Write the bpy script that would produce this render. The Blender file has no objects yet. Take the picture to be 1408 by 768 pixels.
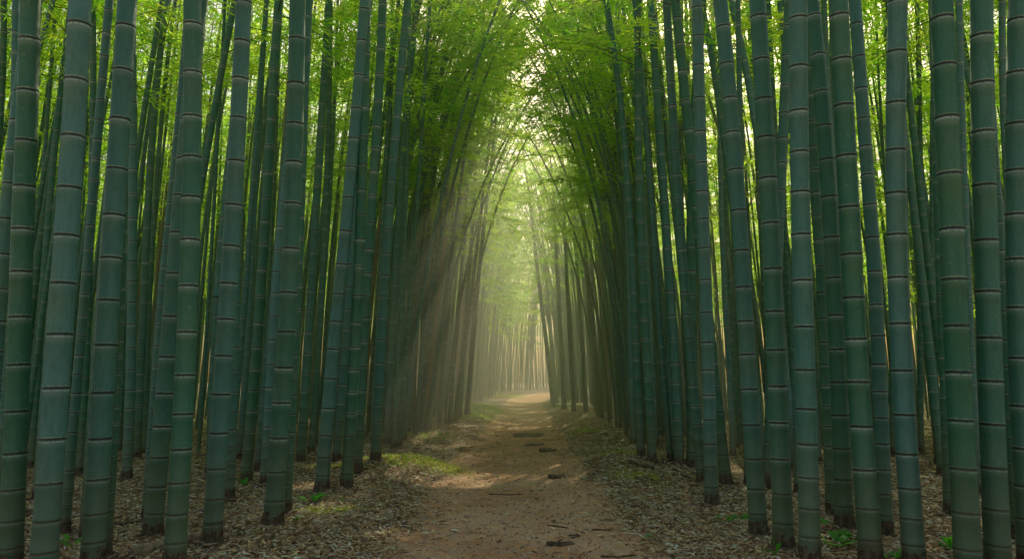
import bpy, math, random
import numpy as np
from mathutils import Vector
random.seed(7)
rng = np.random.default_rng(11)
scene = bpy.context.scene
col = scene.collection

# ------------------------------------------------------------------ camera
W0, H0, F0 = 1408.0, 768.0, 950.0
CAM_H = 0.8
PITCH = math.atan((528 - 384) / F0)
YAW = math.atan((733 - 704) / F0)            # a touch to the left of the avenue axis
cam = bpy.data.cameras.new('camera')
cam.sensor_width = 36.0
cam.lens = 36.0 * F0 / W0
cam.clip_start = 0.05
cam.clip_end = 3000
camo = bpy.data.objects.new('camera', cam)
camo.location = (0, 0, CAM_H)
camo.rotation_euler = (math.pi / 2 + PITCH, 0, YAW)
col.objects.link(camo)
scene.camera = camo
_R = camo.rotation_euler.to_matrix()

def ray(px, py):
    return (_R @ Vector(((px - W0 / 2) / F0, -(py - H0 / 2) / F0, -1.0))).normalized()

# ------------------------------------------------------------------ terrain
def path_c(y):
    y = np.asarray(y, float)
    return np.interp(y, [0, 3, 6, 10, 18, 24, 30, 35, 39, 44, 52, 70], [-.02, -.04, -.17, -.18, -.26, -.34, -.2, .25, 1.1, 3.0, 7.5, 20])

def path_w(y):
    return np.interp(y, [-3, -1.5, 0, 3, 6, 12, 24, 35, 45], [60, 6, .8, .58, .6, .62, .66, .85, 1.2])  # unseen clearing behind the camera, added to bounce warm sunlight onto the stems

def sm(a, b, t):
    t = np.clip((t - a) / (b - a), 0, 1)
    return t * t * (3 - 2 * t)

def path_mask(x, y):
    d = np.abs(x - path_c(y)) + .05 * np.sin(3.1 * y + 1) + .03 * np.sin(7.3 * y + x * 4)
    return 1 - sm(path_w(y) - .22, path_w(y) + .30, d)

MOUNDS = [(-1.25, 6.3, .62, .55, .17), (-1.5, 14.5, .8, 1.6, .16), (-1.9, 19, 1.0, 2.5, .2), (.95, 7.2, .45, .9, .10), (1.3, 18, .6, 4, .14),
          (-1.7, 9.5, .8, 1.2, .08), (1.6, 10.5, .8, 1.4, .08)]

def gz(x, y):
    x = np.asarray(x, float); y = np.asarray(y, float)
    z = .0125 * np.maximum(0, y - 16) * sm(14, 24, y)
    z = np.where(y > 60, .0125 * 44 + .002 * (y - 60), z)
    pm = path_mask(x, y)
    z = z + (1 - pm) * .035
    z = z + (1 - pm) * (.022 * np.sin(1.7 * x + .6 * y) * np.sin(1.3 * y - .4 * x + 2) + .012 * np.sin(4.1 * x + 1) * np.sin(3.7 * y))
    z = z - pm * .012 * np.cos((x - path_c(y)) / path_w(y) * 3.0)
    for mx, my, sx, sy, h in MOUNDS:
        z = z + h * np.exp(-((x - mx) / sx) ** 2 - ((y - my) / sy) ** 2) * (1 - .85 * pm)
    return z

def ground_at(px, py):
    r = ray(px, py)
    o = Vector((0, 0, CAM_H)); t = 1.0; pt = t
    while t < 400:
        p = o + r * t
        if p.z < float(gz(p.x, p.y)):
            a, b = pt, t
            for _ in range(24):
                m = (a + b) / 2
                p = o + r * m
                if p.z < float(gz(p.x, p.y)): b = m
                else: a = m
            return o + r * b
        pt = t; t += .05 + t * .01
    return o + r * 60

# ------------------------------------------------------------------ sun
SUN_EL, SUN_AZ = math.radians(40), math.radians(11)        # ahead of the camera, a little to the right
S = Vector((math.sin(SUN_AZ) * math.cos(SUN_EL), math.cos(SUN_AZ) * math.cos(SUN_EL), math.sin(SUN_EL)))
# gaps in the canopy: where the sun reaches the ground  (x, y, half-length x, half-length y, slant)
POOLS = [(-1.35, 6.5, .75, .48, 0), (-.72, 5.9, .42, .32, .2), (-.22, 6.35, .30, .20, .1), (.06, 6.3, .13, .12, 0), (.30, 6.1, .20, .18, .1),
         (.22, 7.05, .12, .08, 0), (-1.35, 4.4, .16, .10, 0), (-1.85, 5.3, .2, .1, 0), (-.75, 3.75, .10, .06, 0),
         (-.9, 14.6, .8, .35, 0), (-.15, 13.4, .5, .35, .1), (-1.4, 16.2, .7, .45, 0), (.1, 16.5, .4, .3, .2), (-.8, 17.8, .6, .2, 0),
         (-1.3, 12.6, .3, .15, 0), (-.3, 22, .5, .4, 0), (-1.8, 20.5, .8, .5, 0), (0, 20, .6, .5, 0), (1.25, 9.2, .08, .8, 0), (1.75, 10.5, .08, 1.1, 0), (-.2, 24.2, .6, .5, 0), (0, 27, .9, .9, 0), (0, 30, .9, .8, 0), (.3, 33, 1.4, 1.7, 0), (1.2, 24.5, .4, .8, 0), (-1.9, 28, .5, .9, 0), (1.9, 20.5, .25, .5, 0),
         (-3.3, 9.5, .05, .8, 0), (-2.85, 8.6, .06, .9, 0), (-2.3, 8.4, .09, 1.0, 0), (-1.85, 8.2, .05, .8, 0), (-1.45, 9.6, .07, 1.0, 0), (-.95, 9.0, .04, .7, 0),
         (-2.7, 12.2, .08, 1.2, 0), (-2.0, 12.4, .10, 1.3, 0), (1.05, 11, .07, 1.1, 0), (1.45, 12, .09, 1.2, 0), (.6, 12.5, .05, 1.2, 0), (-3.1, 13.6, .25, .35, 0), (-2.4, 18, .3, .4, 0),
         (.6, 36.5, 3.4, 5.0, 0), (3.5, 45, 7, 5, 0), (-.4, 29, 1.3, 1.6, 0), (-2.1, 9.4, .25, .25, 0), (-2.6, 12, .3, .3, 0), (1.9, 13, .25, .3, 0),
         (2.2, 17.5, .3, .5, 0), (-2.9, 16, .3, .4, 0), (-3.2, 24, .6, 1.2, 0), (2.4, 26, .5, 1.2, 0)]

def in_pool(P):
    """True where the line from a point down the sun's rays lands in a sun pool"""
    k = (P[:, 2] - .05 - .0125 * np.maximum(0, P[:, 1] - 16)) / S.z
    gx = P[:, 0] - S.x * k; gy = P[:, 1] - S.y * k
    m = np.zeros(len(P), bool)
    for x, y, a, b, s in POOLS:
        dx = gx - x; dy = gy - y - s * dx
        q = .03 if a < .11 else .09
        m |= (dx / (a + q)) ** 2 + (dy / (b + .09)) ** 2 < 1
    return m

# ------------------------------------------------------------------ mesh helpers
def mesh_np(name, V, Q, mats, attrs=None, uv=None, smooth=True, tris=None):
    me = bpy.data.meshes.new(name)
    V = np.ascontiguousarray(V, np.float32); Q = np.ascontiguousarray(Q, np.int32)
    k = Q.shape[1]
    me.vertices.add(len(V)); me.vertices.foreach_set('co', V.ravel())
    me.loops.add(Q.size); me.loops.foreach_set('vertex_index', Q.ravel())
    me.polygons.add(len(Q)); me.polygons.foreach_set('loop_start', np.arange(0, Q.size, k, dtype=np.int32))
    if smooth: me.polygons.foreach_set('use_smooth', np.ones(len(Q), bool))
    me.update(calc_edges=True)
    if attrs is not None:
        a = me.color_attributes.new('tint', 'FLOAT_COLOR', 'POINT')
        c = np.ones((len(V), 4), np.float32); c[:, :attrs.shape[1]] = attrs
        a.data.foreach_set('color', c.ravel())
    if uv is not None:
        l = me.uv_layers.new(name='UVMap')
        l.data.foreach_set('uv', np.ascontiguousarray(uv, np.float32)[Q.ravel()].ravel())
    for m in (mats if isinstance(mats, (list, tuple)) else [mats]): me.materials.append(m)
    return me

def link(name, data, parent=None):
    o = bpy.data.objects.new(name, data); col.objects.link(o)
    if parent is not None: o.parent = parent
    return o

def tag(o, label=None, cat=None, group=None, kind=None):
    if label: o['label'] = label
    if cat: o['category'] = cat
    if group: o['group'] = group
    if kind: o['kind'] = kind
    return o

def tube(P, R, n, cap=True):
    """a swept tube: centre line P (m,3), radii R (m,)"""
    P = np.asarray(P, float); R = np.asarray(R, float)
    T = np.gradient(P, axis=0); T /= np.linalg.norm(T, axis=1)[:, None] + 1e-9
    ref = np.array([0, 1, 0.]) if abs(T[:, 1]).mean() < .7 else np.array([0, 0, 1.])
    E1 = np.cross(T, ref); E1 /= np.linalg.norm(E1, axis=1)[:, None] + 1e-9
    E2 = np.cross(T, E1)
    a = np.linspace(0, 2 * np.pi, n, endpoint=False)
    V = P[:, None, :] + R[:, None, None] * (np.cos(a)[None, :, None] * E1[:, None, :] + np.sin(a)[None, :, None] * E2[:, None, :])
    m = len(P)
    i = np.arange(m - 1)[:, None] * n; j = np.arange(n)[None, :]; j2 = (j + 1) % n
    Q = np.stack([i + j, i + j2, i + n + j2, i + n + j], -1).reshape(-1, 4)
    V = V.reshape(-1, 3)
    if cap:
        nv = len(V); V = np.vstack([V, P[0], P[-1]])
        jj = np.arange(n); j3 = (jj + 1) % n
        c0 = np.stack([np.full(n, nv), j3, jj, np.full(n, nv)], -1)   # degenerate quads are avoided below
        # two half-fans of quads (n is even)
        e = np.arange(0, n, 2)
        c0 = np.stack([np.full(len(e), nv), (e + 2) % n, (e + 1) % n, e], -1)
        c1 = np.stack([np.full(len(e), nv + 1), (m - 1) * n + e, (m - 1) * n + (e + 1) % n, (m - 1) * n + (e + 2) % n], -1)
        Q = np.vstack([Q, c0, c1])
    return V, Q

# ------------------------------------------------------------------ materials
def mat(name):
    m = bpy.data.materials.new(name); m.use_nodes = True
    nt = m.node_tree; nt.nodes.clear()
    out = nt.nodes.new('ShaderNodeOutputMaterial')
    return m, nt, out

class NB:
    def __init__(s, nt): s.nt = nt
    def n(s, t, **kw):
        nd = s.nt.nodes.new(t)
        for k, v in kw.items():
            if k.startswith('i_'):
                nd.inputs[k[2:].replace('_', ' ')].default_value = v
            else: setattr(nd, k, v)
        return nd
    def l(s, a, b): s.nt.links.new(a, b)
    def math(s, op, a, b=None, c=None, clamp=False):
        nd = s.nt.nodes.new('ShaderNodeMath'); nd.operation = op; nd.use_clamp = clamp
        for i, v in enumerate((a, b, c)):
            if v is None: continue
            if isinstance(v, (int, float)): nd.inputs[i].default_value = v
            else: s.l(v, nd.inputs[i])
        return nd.outputs[0]
    def mix(s, f, a, b, mode='MIX'):
        nd = s.nt.nodes.new('ShaderNodeMix'); nd.data_type = 'RGBA'; nd.blend_type = mode
        for sock, v in ((nd.inputs[0], f), (nd.inputs[6], a), (nd.inputs[7], b)):
            if isinstance(v, (int, float)): sock.default_value = v
            elif isinstance(v, tuple): sock.default_value = (*v, 1)
            else: s.l(v, sock)
        return nd.outputs[2]
    def ramp(s, f, stops, interp='LINEAR'):
        nd = s.nt.nodes.new('ShaderNodeValToRGB'); nd.color_ramp.interpolation = interp
        e = nd.color_ramp.elements
        while len(e) > 1: e.remove(e[-1])
        e[0].position = stops[0][0]; e[0].color = (*stops[0][1], 1)
        for p, c in stops[1:]:
            x = e.new(p); x.color = (*c, 1)
        s.l(f, nd.inputs[0]); return nd.outputs[0]
    def rng(s, f, a, b, c=0., d=1.):
        nd = s.nt.nodes.new('ShaderNodeMapRange'); nd.interpolation_type = 'SMOOTHSTEP'
        nd.inputs[1].default_value = a; nd.inputs[2].default_value = b; nd.inputs[3].default_value = c; nd.inputs[4].default_value = d
        s.l(f, nd.inputs[0]); return nd.outputs[0]
    def noise(s, vec, scale, detail=3, rough=.55):
        nd = s.nt.nodes.new('ShaderNodeTexNoise'); nd.inputs['Scale'].default_value = scale
        nd.inputs['Detail'].default_value = detail; nd.inputs['Roughness'].default_value = rough
        s.l(vec, nd.inputs['Vector']); return nd.outputs['Fac']

def culm_material():
    """r = tint (0 green, 1 blue-grey), g = height above ground / 4, b = seed"""
    m, nt, out = mat('bamboo_skin'); b = NB(nt)
    at = b.n('ShaderNodeAttribute', attribute_name='tint')
    sp = b.n('ShaderNodeSeparateColor'); b.l(at.outputs['Color'], sp.inputs[0])
    tint, hh, seed = sp.outputs[0], sp.outputs[1], sp.outputs[2]
    geo = b.n('ShaderNodeNewGeometry')
    uvn = b.n('ShaderNodeUVMap'); sx = b.n('ShaderNodeSeparateXYZ'); b.l(uvn.outputs[0], sx.inputs[0])
    fr = b.math('FRACT', sx.outputs[1])
    mp = b.n('ShaderNodeMapping'); mp.inputs['Scale'].default_value = (1, 1, .22)
    b.l(geo.outputs['Position'], mp.inputs[0])
    big = b.noise(mp.outputs[0], 9, 4, .6)
    streak = b.noise(mp.outputs[0], 70, 3, .6)
    fine = b.noise(geo.outputs['Position'], 260, 2, .7)
    c = b.mix(tint, (.012, .125, .052), (.066, .205, .185))
    c = b.mix(b.rng(tint, 1.1, 1.4), c, (.26, .19, .09))
    blot = b.noise(geo.outputs['Position'], 2.2, 3, .6)
    c = b.mix(b.rng(blot, .50, .70, 0, .35), c, (.10, .19, .07))
    # each internode is a little different
    wn = b.n('ShaderNodeTexWhiteNoise', noise_dimensions='2D')
    cv = b.n('ShaderNodeCombineXYZ'); b.l(b.math('FLOOR', sx.outputs[1]), cv.inputs[0]); b.l(seed, cv.inputs[1]); b.l(cv.outputs[0], wn.inputs['Vector'])
    c = b.mix(b.math('MULTIPLY', wn.outputs['Value'], .22), c, (.07, .175, .125))
    c = b.mix(b.rng(big, .45, .75, 0, .40), c, (.10, .20, .15))
    c = b.mix(b.rng(streak, .45, .75, 0, .35), c, (.03, .10, .055))
    c = b.mix(b.rng(fine, .56, .72, 0, .6), c, (.02, .055, .035))
    spots = b.noise(geo.outputs['Position'], 55, 3, .65)
    c = b.mix(b.rng(spots, .60, .72, 0, .4), c, (.17, .28, .20))
    # pale wax below a node and a thin pale rim above it
    wax = b.math('MULTIPLY', b.rng(fr, .80, .975, 0, 1), b.rng(fr, .975, .985, 1, 0))
    c = b.mix(b.math('MULTIPLY', wax, b.math('MULTIPLY_ADD', wn.outputs['Value'], .45, .08)), c, (.22, .34, .29))
    edge = b.math('MAXIMUM', b.rng(fr, .010, .022, 1, 0), b.rng(fr, .960, .980, 0, 1))
    rag = b.rng(b.noise(geo.outputs['Position'], 120, 2, .6), .38, .55, .25, 1)
    c = b.mix(b.math('MULTIPLY', b.math('MULTIPLY', edge, rag), b.math('MULTIPLY_ADD', wn.outputs['Value'], .7, .25)), c, (.36, .50, .44))
    dark = b.math('MAXIMUM', b.rng(fr, .003, .011, 1, 0), b.rng(fr, .986, .993, 0, 1))
    c = b.mix(b.math('MULTIPLY', dark, .93), c, (.008, .009, .007))
    # soil and moss at the foot
    foot = b.math('ADD', hh, b.math('MULTIPLY', b.math('SUBTRACT', big, .5), .10))
    c = b.mix(b.rng(foot, .03, .16, .6, 0), c, (.12, .13, .06))
    c = b.mix(b.rng(foot, .008, .030, .7, 0), c, (.11, .08, .05))
    p = b.n('ShaderNodeBsdfPrincipled'); b.l(c, p.inputs['Base Color'])
    b.l(b.rng(streak, .3, .8, .42, .62), p.inputs['Roughness'])
    p.inputs['Specular IOR Level'].default_value = .45
    bp = b.n('ShaderNodeBump'); bp.inputs['Strength'].default_value = .25; bp.inputs['Distance'].default_value = .004
    b.l(b.math('ADD', fine, b.math('MULTIPLY', streak, 1.2)), bp.inputs['Height']); b.l(bp.outputs[0], p.inputs['Normal'])
    b.l(p.outputs[0], out.inputs[0]); return m

def leaf_material(name, c0, c1, t0, t1, tw=.55):
    m, nt, out = mat(name); b = NB(nt)
    at = b.n('ShaderNodeAttribute', attribute_name='tint')
    sp = b.n('ShaderNodeSeparateColor'); b.l(at.outputs['Color'], sp.inputs[0])
    d = b.n('ShaderNodeBsdfPrincipled'); d.inputs['Roughness'].default_value = .5; d.inputs['Specular IOR Level'].default_value = .35
    b.l(b.mix(sp.outputs[0], c0, c1), d.inputs['Base Color'])
    t = b.n('ShaderNodeBsdfTranslucent'); b.l(b.mix(sp.outputs[0], t0, t1), t.inputs['Color'])
    mx = b.n('ShaderNodeMixShader'); mx.inputs[0].default_value = tw
    b.l(d.outputs[0], mx.inputs[1]); b.l(t.outputs[0], mx.inputs[2]); b.l(mx.outputs[0], out.inputs[0]); return m

def simple(name, c, c2, scale=20, rough=.85, bump=.5, stretch=(1, 1, 1), dist=.01):
    m, nt, out = mat(name); b = NB(nt)
    tc = b.n('ShaderNodeTexCoord'); mp = b.n('ShaderNodeMapping'); mp.inputs['Scale'].default_value = stretch
    b.l(tc.outputs['Object'], mp.inputs[0])
    n1 = b.noise(mp.outputs[0], scale, 5, .65); n2 = b.noise(mp.outputs[0], scale * 6, 3, .6)
    f = b.rng(b.math('ADD', b.math('MULTIPLY', n1, .7), b.math('MULTIPLY', n2, .3)), .35, .65)
    p = b.n('ShaderNodeBsdfPrincipled'); b.l(b.mix(f, c, c2), p.inputs['Base Color']); p.inputs['Roughness'].default_value = rough
    p.inputs['Specular IOR Level'].default_value = .2
    bp = b.n('ShaderNodeBump'); bp.inputs['Strength'].default_value = bump; bp.inputs['Distance'].default_value = dist
    b.l(f, bp.inputs['Height']); b.l(bp.outputs[0], p.inputs['Normal'])
    b.l(p.outputs[0], out.inputs[0]); return m

def tint_material(name, rough=.8, spec=.2, tr=0.0):
    m, nt, out = mat(name); b = NB(nt)
    at = b.n('ShaderNodeAttribute', attribute_name='tint')
    geo = b.n('ShaderNodeNewGeometry')
    n = b.noise(geo.outputs['Position'], 90, 3, .6)
    c = b.mix(b.rng(n, .3, .7, 0, .45), at.outputs['Color'], (.03, .022, .014))
    p = b.n('ShaderNodeBsdfPrincipled'); b.l(c, p.inputs['Base Color']); p.inputs['Roughness'].default_value = rough
    p.inputs['Specular IOR Level'].default_value = spec
    if tr:
        t = b.n('ShaderNodeBsdfTranslucent'); b.l(c, t.inputs['Color'])
        mx = b.n('ShaderNodeMixShader'); mx.inputs[0].default_value = tr
        b.l(p.outputs[0], mx.inputs[1]); b.l(t.outputs[0], mx.inputs[2]); b.l(mx.outputs[0], out.inputs[0])
    else: b.l(p.outputs[0], out.inputs[0])
    return m

def ground_material():
    """tint: r = path, g = moss, b = litter"""
    m, nt, out = mat('forest_soil'); b = NB(nt)
    at = b.n('ShaderNodeAttribute', attribute_name='tint')
    sp = b.n('ShaderNodeSeparateColor'); b.l(at.outputs['Color'], sp.inputs[0])
    path, moss = sp.outputs[0], sp.outputs[1]
    geo = b.n('ShaderNodeNewGeometry'); P = geo.outputs['Position']
    n1 = b.noise(P, 1.6, 5, .6); n2 = b.noise(P, 12, 5, .65); n3 = b.noise(P, 80, 4, .7); n4 = b.noise(P, 300, 2, .7)
    # trodden earth
    e = b.mix(b.rng(n1, .35, .65), (.50, .25, .115), (.64, .40, .22))
    e = b.mix(b.rng(n2, .38, .68, 0, .7), e, (.44, .33, .24))
    e = b.mix(b.rng(n3, .5, .68, 0, .6), e, (.15, .085, .045))
    e = b.mix(b.rng(n4, .60, .74, 0, .55), e, (.62, .50, .36))
    # leaf litter: stretched cells in two directions
    def cells(rot, scale):
        mp = b.n('ShaderNodeMapping'); mp.inputs['Rotation'].default_value = (0, 0, rot); mp.inputs['Scale'].default_value = (1, .28, 1)
        w = b.n('ShaderNodeTexNoise'); w.inputs['Scale'].default_value = 5; b.l(P, w.inputs['Vector'])
        ad = b.n('ShaderNodeMix', data_type='VECTOR'); ad.inputs[0].default_value = .12; b.l(P, ad.inputs[4]); b.l(w.outputs['Color'], ad.inputs[5])
        b.l(ad.outputs[1], mp.inputs[0])
        v = b.n('ShaderNodeTexVoronoi'); v.inputs['Scale'].default_value = scale; b.l(mp.outputs[0], v.inputs['Vector'])
        return v
    va, vb = cells(.5, 46), cells(2.1, 38)
    sa = b.n('ShaderNodeSeparateColor'); b.l(va.outputs['Color'], sa.inputs[0])
    sb = b.n('ShaderNodeSeparateColor'); b.l(vb.outputs['Color'], sb.inputs[0])
    stops = [(0, (.15, .095, .052)), (.3, (.27, .18, .105)), (.6, (.42, .31, .20)), (.85, (.56, .45, .32)), (1, (.68, .58, .45))]
    la = b.ramp(sa.outputs[0], stops); lb = b.ramp(sb.outputs[1], stops)
    li = b.mix(b.rng(sb.outputs[0], .45, .55), la, lb)
    li = b.mix(b.rng(va.outputs['Distance'], .3, .7, 0, .45), li, (.025, .017, .011))
    li = b.mix(b.rng(n2, .5, .75, 0, .35), li, (.12, .08, .048))
    li = b.mix(b.rng(n1, .5, .7, 0, .25), li, (.10, .12, .04))
    pf = b.rng(b.math('ADD', path, b.math('MULTIPLY', b.math('SUBTRACT', n2, .5), .9)), .35, .65)
    c = b.mix(pf, li, e)
    mo = b.mix(b.rng(n3, .35, .65), (.15, .20, .02), (.50, .46, .06))
    mf = b.rng(b.math('ADD', moss, b.math('MULTIPLY', b.math('SUBTRACT', n2, .5), 1.0)), .45, .7)
    c = b.mix(b.math('MULTIPLY', mf, .9), c, mo)
    p = b.n('ShaderNodeBsdfPrincipled'); b.l(c, p.inputs['Base Color']); p.inputs['Roughness'].default_value = .9; p.inputs['Specular IOR Level'].default_value = .12
    h = b.math('ADD', b.math('MULTIPLY', n3, .5), b.math('ADD', b.math('MULTIPLY', n2, 1.0), b.math('MULTIPLY', b.math('MULTIPLY', va.outputs['Distance'], b.math('SUBTRACT', 1, pf)), .8)))
    bp = b.n('ShaderNodeBump'); bp.inputs['Strength'].default_value = .8; bp.inputs['Distance'].default_value = .03
    b.l(h, bp.inputs['Height']); b.l(bp.outputs[0], p.inputs['Normal'])
    b.l(p.outputs[0], out.inputs[0]); return m

M_CULM = culm_material()
M_LEAF = leaf_material('bamboo_leaf', (.045, .13, .010), (.11, .20, .02), (.26, .70, .03), (.84, .90, .06), .75)
M_GRASS = leaf_material('grass_blade', (.06, .20, .02), (.22, .34, .03), (.14, .45, .03), (.55, .70, .06), .4)
M_GROUND = ground_material()
M_LITTER = tint_material('dry_leaf', .75, .25, .15)
M_BARK = simple('rotting_bark', (.05, .032, .02), (.20, .135, .09), 30, .9, .9, (1, 1, 1), .01)
M_LOG = simple('dead_culm', (.12, .085, .05), (.34, .25, .16), 22, .8, .6, (1, 1, 1), .006)
M_COLLAR = simple('root_collar_fibre', (.05, .036, .022), (.20, .145, .09), 45, .95, 1., (1, 1, .5), .01)
M_TWIG = simple('twig_bark', (.06, .075, .03), (.11, .10, .05), 30, .8, .3)

# ------------------------------------------------------------------ world, sun, haze
world = bpy.data.worlds.new('World'); scene.world = world; world.use_nodes = True
wn = world.node_tree; wn.nodes.clear()
sky = wn.nodes.new('ShaderNodeTexSky'); sky.sky_type = 'NISHITA'; sky.sun_disc = False
sky.sun_elevation = SUN_EL; sky.sun_rotation = SUN_AZ
sky.air_density = 2.3; sky.dust_density = 5.0; sky.ozone_density = 1.0
bg = wn.nodes.new('ShaderNodeBackground'); bg.inputs['Strength'].default_value = .15
wo = wn.nodes.new('ShaderNodeOutputWorld')
wn.links.new(sky.outputs[0], bg.inputs[0]); wn.links.new(bg.outputs[0], wo.inputs[0])

sl = bpy.data.lights.new('sun', 'SUN'); sl.energy = 5.0; sl.angle = math.radians(.5); sl.color = (1.0, .87, .60)
so = bpy.data.objects.new('sun', sl); col.objects.link(so)
so.rotation_euler = (-S).to_track_quat('-Z', 'Y').to_euler()

def haze(name, x0, x1, y0, y1, z0, z1, dens, colr, g):
    V = [(x, y, z) for x in (x0, x1) for y in (y0, y1) for z in (z0, z1)]
    Q = [(0, 1, 3, 2), (4, 6, 7, 5), (0, 4, 5, 1), (2, 3, 7, 6), (0, 2, 6, 4), (1, 5, 7, 3)]
    m, nt, out = mat('morning_mist'); v = nt.nodes.new('ShaderNodeVolumeScatter')
    v.inputs['Density'].default_value = dens; v.inputs['Color'].default_value = (*colr, 1); v.inputs['Anisotropy'].default_value = g
    nt.links.new(v.outputs[0], out.inputs['Volume'])
    o = link(name, mesh_np(name, np.array(V), np.array(Q), m, smooth=False))
    o['kind'] = 'stuff'; o['label'] = 'pale golden mist hanging over the path and catching the sun'; return o
haze('mist', -9, 9, 6.5, 70, -.3, 8.5, .008, (1, .96, .82), .6)
haze('sunlit_mist', -4.2, 2.4, 6.6, 24, -.2, 5.2, .028, (1, .96, .84), .55)

# ------------------------------------------------------------------ ground
def moss_mask(x, y):
    m = 0
    for mx, my, sx, sy, k in [(-1.25, 6.4, .8, .55, 1.2), (-1.3, 4.35, .35, .22, .9), (-1.4, 14.8, .8, 1.5, 1.), (-1.6, 9.5, .7, 1.3, .55), (-1.6, 19, 1.2, 3, .9),
                              (.95, 7.2, .5, .55, .75), (.85, 6.0, .35, .35, .7), (.85, 11.5, .3, .9, .7), (1.0, 21, .5, 1.5, .9), (-2.1, 5.2, .3, .2, .5),
                              (-1.4, 34, 1.5, 4, .9), (1.35, 4.9, .4, .3, .45)]:
        m = np.maximum(m, k * np.exp(-((x - mx) / sx) ** 2 - ((y - my) / sy) ** 2))
    return m

def grid(xs, ys, zoff=0):
    X, Y = np.meshgrid(xs, ys, indexing='ij')
    X = X.ravel(); Y = Y.ravel()
    Z = gz(X, Y) + zoff
    near = np.exp(-((Y - 4) / 9) ** 2)
    Z = Z + near * (rng.random(len(X)) - .5) * .010 * (1 - .7 * path_mask(X, Y))
    V = np.stack([X, Y, Z], 1)
    nx, ny = len(xs), len(ys)
    i = np.arange(nx - 1)[:, None] * ny; j = np.arange(ny - 1)[None, :]
    Q = np.stack([i + j, i + ny + j, i + ny + j + 1, i + j + 1], -1).reshape(-1, 4)
    A = np.stack([path_mask(X, Y), np.clip(moss_mask(X, Y), 0, 1), np.zeros(len(X))], 1)
    return V, Q, A
xs = np.concatenate([[-900, -400, -150, -70, -45, -30], np.arange(-22, -6, .5), np.arange(-6, 6.01, .035), np.arange(6.5, 22, .5), [30, 45, 70, 150, 400, 900]])
ys = np.concatenate([[-300, -80, -20, -6, -2, 0], np.arange(1, 10, .035), np.arange(10, 26, .12), np.arange(26, 60, .5), [62, 66, 75, 90, 130, 200, 400, 900, 1800]])
V, Q, A = grid(xs, ys)
g = link('ground', mesh_np('ground', V, Q, M_GROUND, attrs=A)); g['kind'] = 'structure'
g['label'] = 'forest floor of brown leaf litter crossed by a trodden reddish earth path'

# ------------------------------------------------------------------ bamboo stems
def stem_path(c, u):
    """centre line of a culm at heights u above its foot"""
    t = u / c['H']
    ph = c['ph']
    x = c['x'] + c['lx'] * u + c['ax'] * t ** c['pw'] + c['sw'] * np.sin(u * .9 + ph) * np.minimum(1, u / 1.5)
    y = c['y'] + c['ly'] * u + c['ay'] * t ** c['pw'] + c['sw'] * np.cos(u * .7 + ph * 2) * np.minimum(1, u / 1.5)
    z = c['z'] + u - c['dr'] * t ** 5
    return np.stack([x, y, z], 1)

def radius(c, u):
    t = np.clip(u / (13.0 if c['y'] < 9 else c['H'] * 1.08), 0, 1)
    r = c['r'] * (1 - .95 * t ** 1.5) * np.clip((c['H'] - u) / .35 + .25, .1, 1)
    return r * (1 + .14 * np.exp(-u / .10)) + .0015

def nodes_of(c):
    u = [.02]; d = 2 * c['r']
    while u[-1] < c['top']:
        k = u[-1]
        L = d * (.9 + 1.0 * (1 - math.exp(-k / .35)) + .8 * (1 - math.exp(-k / 2.2))) * (1 + .10 * math.sin(k * 5 + c['ph'])) + .015
        if k > c['H'] * .6: L *= max(.35, 1 - 1.3 * (k / c['H'] - .6))
        u.append(k + max(L, .07))
    return u

def stem_arrays(c, n, detail):
    nd = nodes_of(c)
    us, vs, rs = [-.08], [0.5], [1.0]
    for k, a in enumerate(nd[:-1]):
        L = nd[k + 1] - a; e = min(.10 * c['r'] + .0015, .08 * L)
        if detail == 2:
            off = [(-2.0, 1.0), (-.8, 1.055), (-.25, .975), (.35, .985), (.8, 1.065), (2.4, 1.0)]
        elif detail == 1:
            off = [(-.8, 1.02), (0, .97), (.8, 1.04)]
        else: off = [(0, 1.03)]
        for q, s in off:
            us.append(a + q * e); vs.append(k + 1 + q * .010 if detail else k + 1); rs.append(s)
    us.append(nd[-1]); vs.append(len(nd)); rs.append(1)
    us = np.array(us); rs = np.array(rs); vs = np.array(vs, float)
    P = stem_path(c, us); R = radius(c, us) * rs
    V, Q = tube(P, R, n, cap=False)
    A = np.stack([np.full(len(V), c['tint']), np.repeat(np.clip(us / 4, 0, 1), n), np.full(len(V), c['seed'])], 1)
    UV = np.stack([np.tile(np.arange(n) / n, len(us)), np.repeat(vs, n)], 1)
    return V, Q, A, UV, nd

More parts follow.
